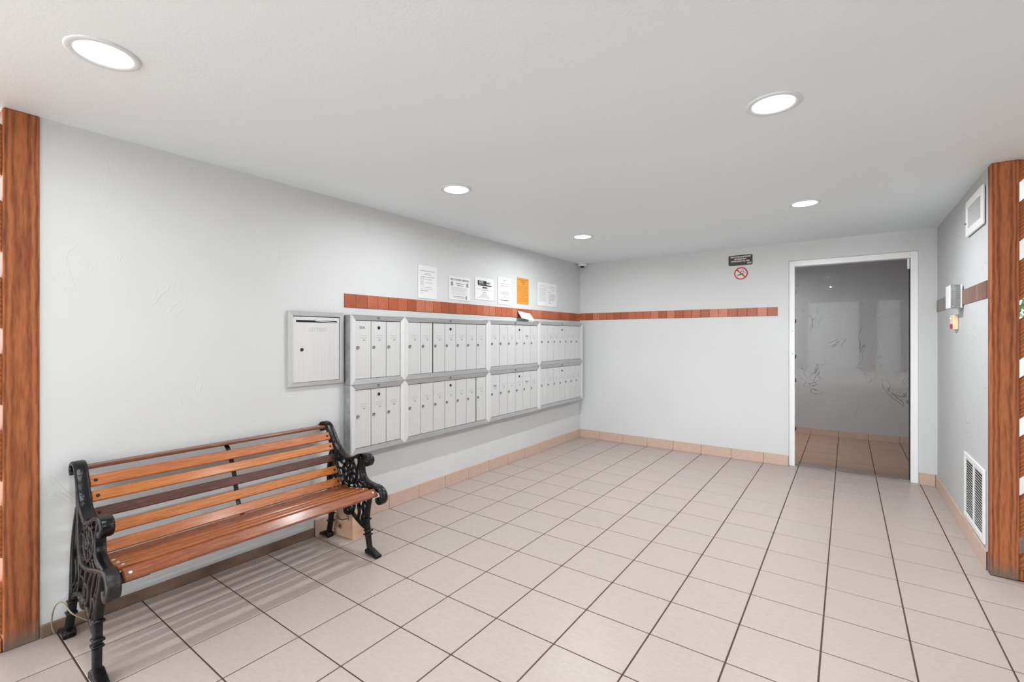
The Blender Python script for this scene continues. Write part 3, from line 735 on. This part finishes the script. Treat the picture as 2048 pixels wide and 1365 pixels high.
for half in ((y0 + fwd, (y0 + y1) / 2 - 0.008), ((y0 + y1) / 2 + 0.008, y1 - fwd)):
    for k in range(ns):
        z = z0 + fwd + (k + 0.5) * (z1 - z0 - 2 * fwd) / ns
        c = Vector((XW - 0.0062, (half[0] + half[1]) / 2, z))
        if mesh0 is None:
            o = MB().obox(c, ((0.72, 0, -0.69), (0, 1, 0), (0.69, 0, 0.72)), (0.0046, (half[1] - half[0]) / 2 - 0.0003, 0.0008)).build('louvre_slat', M_WHITE, t, origin=c); mesh0 = o.data
        else:
            o = bpy.data.objects.new('louvre_slat', mesh0); COL.objects.link(o); place(o, c, t)
# supply air grille near the ceiling
y0, y1, z0, z1 = -1.748, -1.285, 1.938, 2.162
t = thing('supply_air_grille', (XW, (y0 + y1) / 2, z0), 'white framed supply air grille high on the right wall', 'vent')
fwd = 0.048
for a, b in (((y0, z0), (y0 + fwd, z1)), ((y1 - fwd, z0), (y1, z1)), ((y0 + fwd, z1 - fwd), (y1 - fwd, z1)), ((y0 + fwd, z0), (y1 - fwd, z0 + fwd))):
    MB().bbox((XW - 0.016, a[0], a[1]), (XW - 0.004, b[0], b[1]), 0.003).build('grille_frame', M_WHITE, t)
MB().box((XW - 0.0042, y0 + 0.01, z0 + 0.01), (XW - 0.0004, y1 - 0.01, z1 - 0.01)).build('dark_back', M_DARK, t)
nv = 9
for k in range(nv):
    yy = y0 + fwd + (k + 0.5) * (y1 - y0 - 2 * fwd) / nv
    MB().obox((XW - 0.009, yy, (z0 + z1) / 2), ((0.75, -0.66, 0), (0.66, 0.75, 0), (0, 0, 1)), (0.0060, 0.0010, (z1 - z0) / 2 - fwd - 0.0005)).build('blade', M_BLADE, t)
MB().obox((XW - 0.018, y1 - 0.022, z0 + 0.085), ((1, 0, 0), (0, 1, 0), (0, 0, 1)), (0.004, 0.014, 0.003)).build('damper_lever', M_GAP, t)

# wall light with clear ribbed cover
t = thing('wall_light', (XW, -1.065, 1.495), 'square wall light with clear ribbed cover on the tile strip', 'light')
ya, yb, xf, z0, z1 = -1.135, -0.985, 3.372, 1.494, 1.650
MB().bbox((XW - 0.018, ya, z0), (XW - 0.0062, yb, z1), 0.003).build('back_plate', M_PLASTIC, t)
MB().bbox((xf - 0.004, ya + 0.002, z0), (xf + 0.004, yb, z1), 0.002).build('front_bezel', M_PLASTIC, t)
lm = MB()
th = 0.003
lm.box((xf + 0.004, ya, z0), (XW - 0.018, ya + th, z1)); lm.box((xf + 0.004, yb - th, z0), (XW - 0.018, yb, z1))
lm.box((xf + 0.004, ya + th, z0), (XW - 0.018, yb - th, z0 + th)); lm.box((xf + 0.004, ya + th, z1 - th), (XW - 0.018, yb - th, z1))
for k in range(12):
    z = z0 + 0.008 + k * (z1 - z0 - 0.016) / 11
    lm.box((xf + 0.030, ya - 0.0015, z - 0.002), (XW - 0.018, ya, z + 0.002))
lm.build('ribbed_cover', M_LENS, t)
MB().lathe((XW - 0.042, -1.06, z0 + 0.02), (0, 0, 1), [(0.009, 0), (0.009, 0.03), (0.011, 0.045), (0.016, 0.07), (0.016, 0.09), (0.010, 0.103), (0, 0.106)], 20).build('lamp_bulb', M_PLASTIC, t)
for z in (z0 + 0.008, z1 - 0.008):
    MB().lathe((xf + 0.016, ya, z), (0, -1, 0), [(0.005, 0), (0.005, 0.003), (0, 0.004)], 12).build('cover_screw', M_STEEL, t)
# beige sounder box
t = thing('alarm_sounder', (XW, -0.89, 1.352), 'small beige alarm box with red label under the wall light', 'alarm')
MB().bbox((3.410, -0.950, 1.352), (XW - 0.0004, -0.83, 1.454), 0.004).build('case', M_BEIGE, t)
MB().box((3.4085, -0.945, 1.358), (3.4101, -0.84, 1.392)).build('red_label', M_RED, t)
MB().lathe((3.410, -0.865, 1.432), (-1, 0, 0), [(0.010, 0), (0.010, 0.004), (0, 0.006)], 14).build('indicator', M_PLASTIC, t)

# ------------------------------------------------------------------ timber posts and slatted screens
def screen(name, loc, label, post_a, post_b, run_axis, run_dir, run0, run1, plane0, plane1, zoff, rise):
    t = thing(name, loc, label, 'screen')
    MB().bbox(post_a, post_b, 0.004).build('post', M_POST, t, bottom=True)
    # diagonal boards at 45 degrees, clipped to the screen rectangle
    per, bw_ = 0.3165, 0.2105
    lo, hi = 0.055, H - 0.004
    L_ = abs(run1 - run0)
    k0 = int(-(L_ + 0.5) / per) - 2; k1 = int((H + L_ + 0.5) / per) + 2
    for k in range(k0, k1):
        zb = zoff + k * per        # height of the board's lower edge at run0
        poly = [(0, zb), (L_, zb + rise * L_), (L_, zb + bw_ + rise * L_), (0, zb + bw_)]
        def clip(P, z, keep_above):
            out = []
            for i in range(len(P)):
                a, b = P[i], P[(i + 1) % len(P)]
                ia, ib = ((a[1] >= z) == keep_above or a[1] == z), ((b[1] >= z) == keep_above or b[1] == z)
                if ia: out.append(a)
                if ia != ib:
                    f = (z - a[1]) / (b[1] - a[1]); out.append((a[0] + f * (b[0] - a[0]), z))
            return out
        P = clip(clip(poly, lo, True), hi, False) if poly else []
        if len(P) < 3: continue
        A = sum(P[i][0] * P[(i + 1) % len(P)][1] - P[(i + 1) % len(P)][0] * P[i][1] for i in range(len(P))) / 2
        if abs(A) < 0.0008: continue
        mb = MB()
        if run_axis == 1:
            mb.poly([(plane0, run0 + run_dir * s_, z) for s_, z in P], (1, 0, 0), plane1 - plane0)
        else:
            mb.poly([(run0 + run_dir * s_, plane0, z) for s_, z in P], (0, 1, 0), plane1 - plane0)
        mb.build('diagonal_board', M_BOARDL if run_axis == 1 else M_BOARDR, t)
    return t
# left: post ends the left wall, boards continue towards the front
sl = screen('timber_screen', (-0.03, -5.3, 0), 'timber screen and post at the left end of the mailbox wall',
       (-0.09, -5.128, 0), (0.008, -5.02, H - 0.0005), 1, -1, -5.1285, -6.2, -0.055, -0.014, 2.175 - 0.3165 * 7 - 0.2105 + 0.3165, 1.0)
MB().bbox((-0.09, -6.31, 0), (0.008, -6.20, H - 0.0005), 0.004).build('post', M_POST, sl, bottom=True)
MB().bbox((-0.075, -6.2, 0.0), (0.0, -5.1285, 0.054), 0.004).build('bottom_rail', M_BOARD, sl)
sr = screen('timber_screen', (3.9, YP + 0.03, 0), 'timber screen and knotty post at the right end of the grille wall',
       (W + 0.0, YP, 0), (W + 0.108, YP + 0.0645, H - 0.0005), 0, 1, W + 0.1085, W + 1.3, YP + 0.018, YP + 0.052, 2.016 - 0.2105, 1.0)
MB().bbox((W + 1.3, YP, 0), (W + 1.41, YP + 0.0645, H - 0.0005), 0.004).build('post', M_POST, sr, bottom=True)
MB().bbox((W + 0.1085, YP + 0.006, 0.0), (W + 1.3, YP + 0.06, 0.054), 0.004).build('bottom_rail', M_BOARD, sr)

# ------------------------------------------------------------------ bench
bench = thing('park_bench', (0.32, -4.31, 0), 'wooden slatted park bench with black cast iron ends against the wall', 'bench')
def end_frame(yc, lean, m_rim, m_fil):
    D = 0.046; fd = 0.016
    S = lambda mb, path, wd, dp, closed=False: mb.stroke(path, wd, yc, dp, closed, lean=lean)
    rim = MB()
    S(rim, [(.030, .690), (.012, .702), (.010, .722), (.030, .737), (.060, .736), (.088, .722), (.118, .686), (.150, .642), (.182, .602), (.228, .566), (.288, .543), (.324, .546), (.371, .562), (.417, .583), (.463, .592)], [.016, .018, .018, .017, .016], D)
    ef = rim.build('end_frame', m_rim, bench)
    a = MB()
    S(a, [(.440, .588), (.470, .592), (.500, .585), (.513, .564), (.504, .542), (.488, .536), (.476, .545)], [.016, .018, .020, .022, .014], D)
    S(a, [(.470, .585), (.452, .560), (.438, .521), (.438, .485), (.458, .449), (.496, .430), (.540, .424), (.580, .417)], [.014, .013, .014, .016], D * .8)
    a.build('armrest', m_rim, ef)
    b = MB()
    S(b, [(.560, .421), (.590, .416), (.618, .400), (.634, .372), (.629, .345), (.610, .332), (.592, .340), (.586, .358)], [.015, .018, .022, .024, .015], D)
    S(b, [(.078, .712), (.100, .655), (.125, .600), (.143, .556), (.160, .500), (.178, .452), (.206, .402), (.236, .374), (.275, .362), (.340, .364), (.406, .379), (.470, .395), (.540, .407), (.600, .395)], [.016, .016, .018, .018, .016], D * .7)
    r = MB()
    c = (.312, .458); R = .068
    circ = lambda R_, n=14, c_=c: [(c_[0] + R_ * math.cos(2 * math.pi * q / n), c_[1] + R_ * math.sin(2 * math.pi * q / n)) for q in range(n)]
    r.stroke(circ(R), .012, yc, fd * 1.3, True, lean=lean, sub=3)
    r.stroke(circ(.020, 10), .012, yc, fd * 1.6, True, lean=lean, sub=3)
    r.stroke(circ(.007, 8), .013, yc, fd * 2.0, True, lean=lean, sub=2)
    for q in range(8):
        an = 2 * math.pi * (q + .5) / 8; u = (math.cos(an), math.sin(an)); v = (-u[1], u[0])
        P = [(c[0] + u[0] * d + v[0] * s_, c[1] + u[1] * d + v[1] * s_) for d, s_ in ((.024, 0), (.042, .0155), (.062, .008), (.064, -.008), (.042, -.0155))]
        r.stroke(P, .0055, yc, fd, True, lean=lean, sub=3)
    r.build('rosette', m_fil, ef)
    g = g2 = b
    for P, wd in (
        ([(.150, .640), (.158, .600), (.172, .560), (.190, .530), (.232, .505)], .010),
        ([(.165, .600), (.190, .575), (.215, .545), (.236, .520)], .009),
        ([(.170, .520), (.205, .515), (.240, .500)], .008), ([(.178, .470), (.210, .470), (.242, .462)], .008),
        ([(.200, .560), (.212, .535), (.205, .510)], .007),
        ([(.240, .560), (.262, .535), (.280, .522)], .008), ([(.330, .548), (.345, .528), (.340, .518)], .008),
        ([(.350, .556), (.385, .560), (.420, .550), (.440, .530)], .009), ([(.395, .572), (.400, .540), (.392, .505), (.384, .480)], .010),
        ([(.420, .580), (.430, .555), (.418, .525), (.412, .490), (.418, .450), (.440, .425)], .009),
        ([(.384, .440), (.405, .420), (.430, .405), (.470, .400)], .010), ([(.370, .412), (.390, .395), (.410, .385)], .010),
        ([(.440, .420), (.452, .405), (.450, .395)], .008), ([(.470, .425), (.486, .410)], .008), ([(.380, .400), (.420, .440), (.440, .460)], .008),
        ([(.255, .400), (.240, .385), (.262, .372)], .010), ([(.220, .420), (.245, .430)], .010), ([(.30, .388), (.30, .368)], .010), ([(.35, .398), (.36, .372)], .009),
        ([(.128, .620), (.112, .560), (.108, .500), (.112, .440), (.118, .380)], .012),
        ([(.140, .560), (.128, .520), (.132, .470), (.150, .420), (.180, .380), (.21, .365)], .012),
        ([(.150, .450), (.130, .420), (.125, .390)], .010), ([(.112, .470), (.135, .460), (.165, .470)], .009), ([(.112, .530), (.135, .525)], .009)):
        (g if max(p[0] for p in P) > .225 or min(p[0] for p in P) > .145 else g2).stroke(P, wd, yc, fd, lean=lean, sub=3)
    b.build('scroll_panel', m_fil, ef)
    # legs
    fl = MB()
    S(fl, [(.522, .402), (.508, .345), (.492, .290), (.482, .240), (.478, .200), (.484, .150), (.490, .110), (.500, .060), (.508, .030)], [.022, .026, .030, .032, .030, .023], .028)
    S(fl, [(.486, .018), (.512, .024), (.545, .018), (.588, .008)], [.028, .040, .024, .014], .042)
    for z, x in ((.205, .478), (.115, .488), (.14, .492)): S(fl, [(x - .022, z), (x + .022, z + .004)], .010, .036)
    fl.build('front_leg', m_rim, ef)
    rl = MB()
    S(rl, [(.118, .560), (.096, .470), (.090, .400), (.094, .330), (.106, .260), (.116, .200), (.112, .150), (.104, .100), (.092, .050), (.088, .028)], [.020, .022, .026, .031, .029, .022], .028)
    S(rl, [(.110, .014), (.080, .024), (.045, .018), (.006, .008)], [.026, .038, .024, .014], .042)
    for z, x in ((.16, .114), (.11, .106)): S(rl, [(x - .020, z), (x + .020, z + .003)], .010, .036)
    rl.build('rear_leg', m_rim, ef)
    br = MB()
    for P, wd in (
        ([(.116, .170), (.150, .198), (.200, .222), (.258, .232), (.300, .226)], .020), ([(.290, .230), (.335, .212), (.390, .182), (.440, .160), (.480, .150)], .022),
        ([(.300, .232), (.296, .280), (.300, .330), (.310, .362)], .020), ([(.258, .232), (.262, .205), (.290, .196), (.318, .206), (.312, .226)], .016),
        ([(.200, .222), (.215, .270), (.205, .320), (.180, .372)], .012), ([(.128, .230), (.160, .260), (.165, .310), (.140, .350)], .010), ([(.150, .200), (.172, .235), (.190, .262), (.215, .270)], .009),
        ([(.335, .212), (.352, .250), (.345, .300), (.365, .340), (.400, .376)], .014), ([(.390, .182), (.405, .230), (.398, .270), (.410, .320), (.440, .386)], .014),
        ([(.440, .165), (.432, .205), (.448, .240), (.440, .280), (.462, .330), (.480, .392)], .010), ([(.300, .300), (.330, .290), (.345, .300)], .010), ([(.398, .270), (.430, .268), (.445, .250)], .009), ([(.45, .20), (.48, .20)], .010), ([(.452, .300), (.49, .29)], .010), ([(.22, .30), (.26, .31), (.298, .30)], .010), ([(.25, .36), (.24, .32), (.225, .29)], .010)):
        br.stroke(P, wd, yc, fd * 1.2, lean=lean, sub=3)
    br.lathe((.29, yc + lean(.215), .222), (0, 1, 0), [(0, -.016), (.026, -.014), (.026, .014), (0, .016)], 16)
    br.build('leg_brace', m_fil, ef)
    return ef
end_frame(-3.690, lambda z: 0.0, M_IRON, M_IRON)
end_frame(-4.944, lambda z: 0.055 * z, M_IRON, M_IROND)
YA, YB = -4.885, -3.712
def slat(name, x, z, ang, wd, th, m, bolt=None, ym=0.0):
    """ang: direction of the slat's width in the xz plane, degrees from +x"""
    a = math.radians(ang); ux = Vector((math.cos(a), 0, math.sin(a))); n = Vector((math.sin(a), 0, -math.cos(a)))
    if n.x + n.z < 0: n = -n
    c = Vector((x, (YA + YB) / 2, z))
    o = MB().obox(c, (ux, Vector((0, 1, 0)), n), (wd / 2, (YB - YA) / 2, th / 2), 0.004).build(name, m, bench, origin=c)
    if bolt is not None:
        for yy in (YA + 0.022, YB - 0.022):
            MB().lathe(c + Vector((0, yy - c.y, 0)) + n * (th / 2 - 0.0006), n, [(0.0075, 0), (0.0075, 0.001), (0.005, 0.003), (0, 0.0034)], 14).build('bolt', bolt, o)
    return o
SW = 0.050
slat('back_slat', .066, .7185, -4, .042, .016, SL[5])
slat('back_slat', .126, .664, -60, SW, .017, SL[0], M_BOLTD)
slat('back_slat', .160, .604, -64, .047, .017, SL[1], M_BOLTD)
slat('back_slat', .182, .536, -72, .046, .017, SL[2], M_BOLTD)
slat('back_slat', .205, .464, -66, .048, .017, SL[1], M_BOLTD)
slat('back_slat', .246, .398, -60, .050, .017, SL[0], M_BOLTD)
slat('seat_slat', .316, .375, -18, .040, .018, SL[5])
slat('seat_slat', .383, .3775, 6, .042, .018, SL[4], M_BOLT)
slat('seat_slat', .443, .3855, 9, .042, .018, SL[4], M_BOLT)
slat('seat_slat', .503, .394, 8, .042, .018, SL[4], M_BOLT)
slat('seat_slat', .589, .392, -38, .052, .018, SL[3], M_BOLT)
MB().stroke([(.050, .712), (.085, .690), (.112, .652), (.142, .600), (.166, .536), (.188, .460), (.224, .392), (.270, .358), (.330, .358), (.400, .364), (.470, .376), (.540, .386), (.575, .380)], .006, -4.30, .022).build('centre_brace', M_IRON, bench)
MB().bbox((.50, -4.925, .366), (.60, -4.80, .374), 0.002).build('seat_bracket', M_IRON, bench)

# parcel on the floor behind the bench leg
pc = MB()
B_ = [(.074, -3.645), (.258, -3.632), (.268, -3.535), (.090, -3.54)]; Tp = [(.088, -3.628), (.232, -3.618), (.236, -3.548), (.100, -3.552)]
pc.add([(x, y, 0.0008) for x, y in B_] + [(x * .6 + t_[0] * .4 + dx, y * .6 + t_[1] * .4 + dy, .085) for (x, y), t_, dx, dy in zip(B_, Tp, (-.004, .006, .004, -.003), (-.006, -.004, .005, .004))] + [(x, y, .188) for x, y in Tp],
       [(3, 2, 1, 0), (0, 1, 5, 4), (1, 2, 6, 5), (2, 3, 7, 6), (3, 0, 4, 7), (4, 5, 9, 8), (5, 6, 10, 9), (6, 7, 11, 10), (7, 4, 8, 11), (8, 9, 10, 11)])
parcel = pc.build('paper_parcel', M_KRAFT, bottom=True); tag(parcel, 'small brown paper parcel with an arrow on the floor behind the bench leg', 'parcel')
def onface(fx, fz):   # point on the parcel's front face
    y = -3.6455 - 0.005 + (0.012 * fx) + (0.022 * max(0, fz - .085) / .103)
    return Vector((.080 + .165 * fx, y - 0.0016, fz))
ar = MB()
ar.tube([onface(.15 + .6 * k / 10, .128 - .020 * math.sin(math.pi * (k / 10) ** .8)) for k in range(11)], .0022, 6)
ar.tube([onface(.66, .140), onface(.79, .139), onface(.81, .118)], .0020, 6)
ar.build('arrow_mark', M_KRAFTP, parcel)
lb = MB()
for (a, b) in (((.18, .088), (.45, .080)), ((.45, .080), (.45, .052)), ((.45, .052), (.18, .060)), ((.18, .060), (.18, .088))):
    lb.tube([onface(*a), onface(*b)], .0010, 5)
for k in range(4): lb.tube([onface(.30 + .035 * k, .078 - k * .001), onface(.30 + .035 * k, .062 - k * .001)], .0016, 5)
lb.build('printed_box', M_KRAFTP, parcel)

# loose cable by the rear leg
cb = spline([Vector(p) for p in ((.020, -4.975, .004), (.022, -4.985, .05), (.050, -4.985, .12), (.095, -4.978, .165), (.150, -4.968, .178), (.210, -4.955, .150), (.200, -4.90, .09), (.150, -4.86, .045), (.095, -4.83, .012))], 6)
o = MB().tube(cb, .0028, 6).build('loose_cable', M_CABLE); tag(o, 'thin grey cable looped around the rear bench leg', 'cable')

# ------------------------------------------------------------------ outdoors beyond the open front and the screens
g = MB().box((-14, -26, -0.12), (18, 10, -0.062)).build('ground_outside', M_EXTG); struct(g)
def shrub(x, y, z, r, h, label, seed):
    rr = random.Random(seed)
    t = thing('garden_shrub', (x, y, z), label, 'shrub')
    MB().tube([(x, y, z), (x + .02, y, z + h * .85)], [.02, .008], 6).build('stem', M_STEM, t)
    lv = MB()
    for k in range(200):
        a = rr.random() * 6.283; q = rr.random() ** .5 * r; zz = z + h * (0.80 + .20 * rr.random()); q *= (1 - ((zz - z) / h - .9) ** 2 * 40)
        p = Vector((x + q * math.cos(a), y + q * math.sin(a), zz)); d = Vector((rr.uniform(-1, 1), rr.uniform(-1, 1), rr.uniform(-.3, 1))).normalized()
        s_ = d.orthogonal().normalized() * .022; e = d * .07
        lv.add([p, p + e * .5 + s_, p + e, p + e * .5 - s_], [(0, 1, 2, 3)])
    lv.build('foliage', M_LEAF, t)['kind'] = 'stuff'
shrub(3.90, -0.75, -0.06, .22, 1.62, 'leafy green garden shrub beyond the right timber screen', 4)
# unseen building, added for the bands mirrored in the door glass
fb = thing('added_building', (3, -18, -0.06), 'made-up pale building across from the lobby, mirrored in the glass door', 'building')
MB().box((-8, -18.4, -0.06), (14, -18, 3.4)).build('facade', M_EXTW, fb)
for x0 in (-4.5, -1.5, 0.9, 3.2, 4.5, 7.5):
    MB().bbox((x0, -18.0, -0.06), (x0 + 0.55, -17.9, 3.2), 0.01).build('reflection_pilaster', M_EXTD, fb)
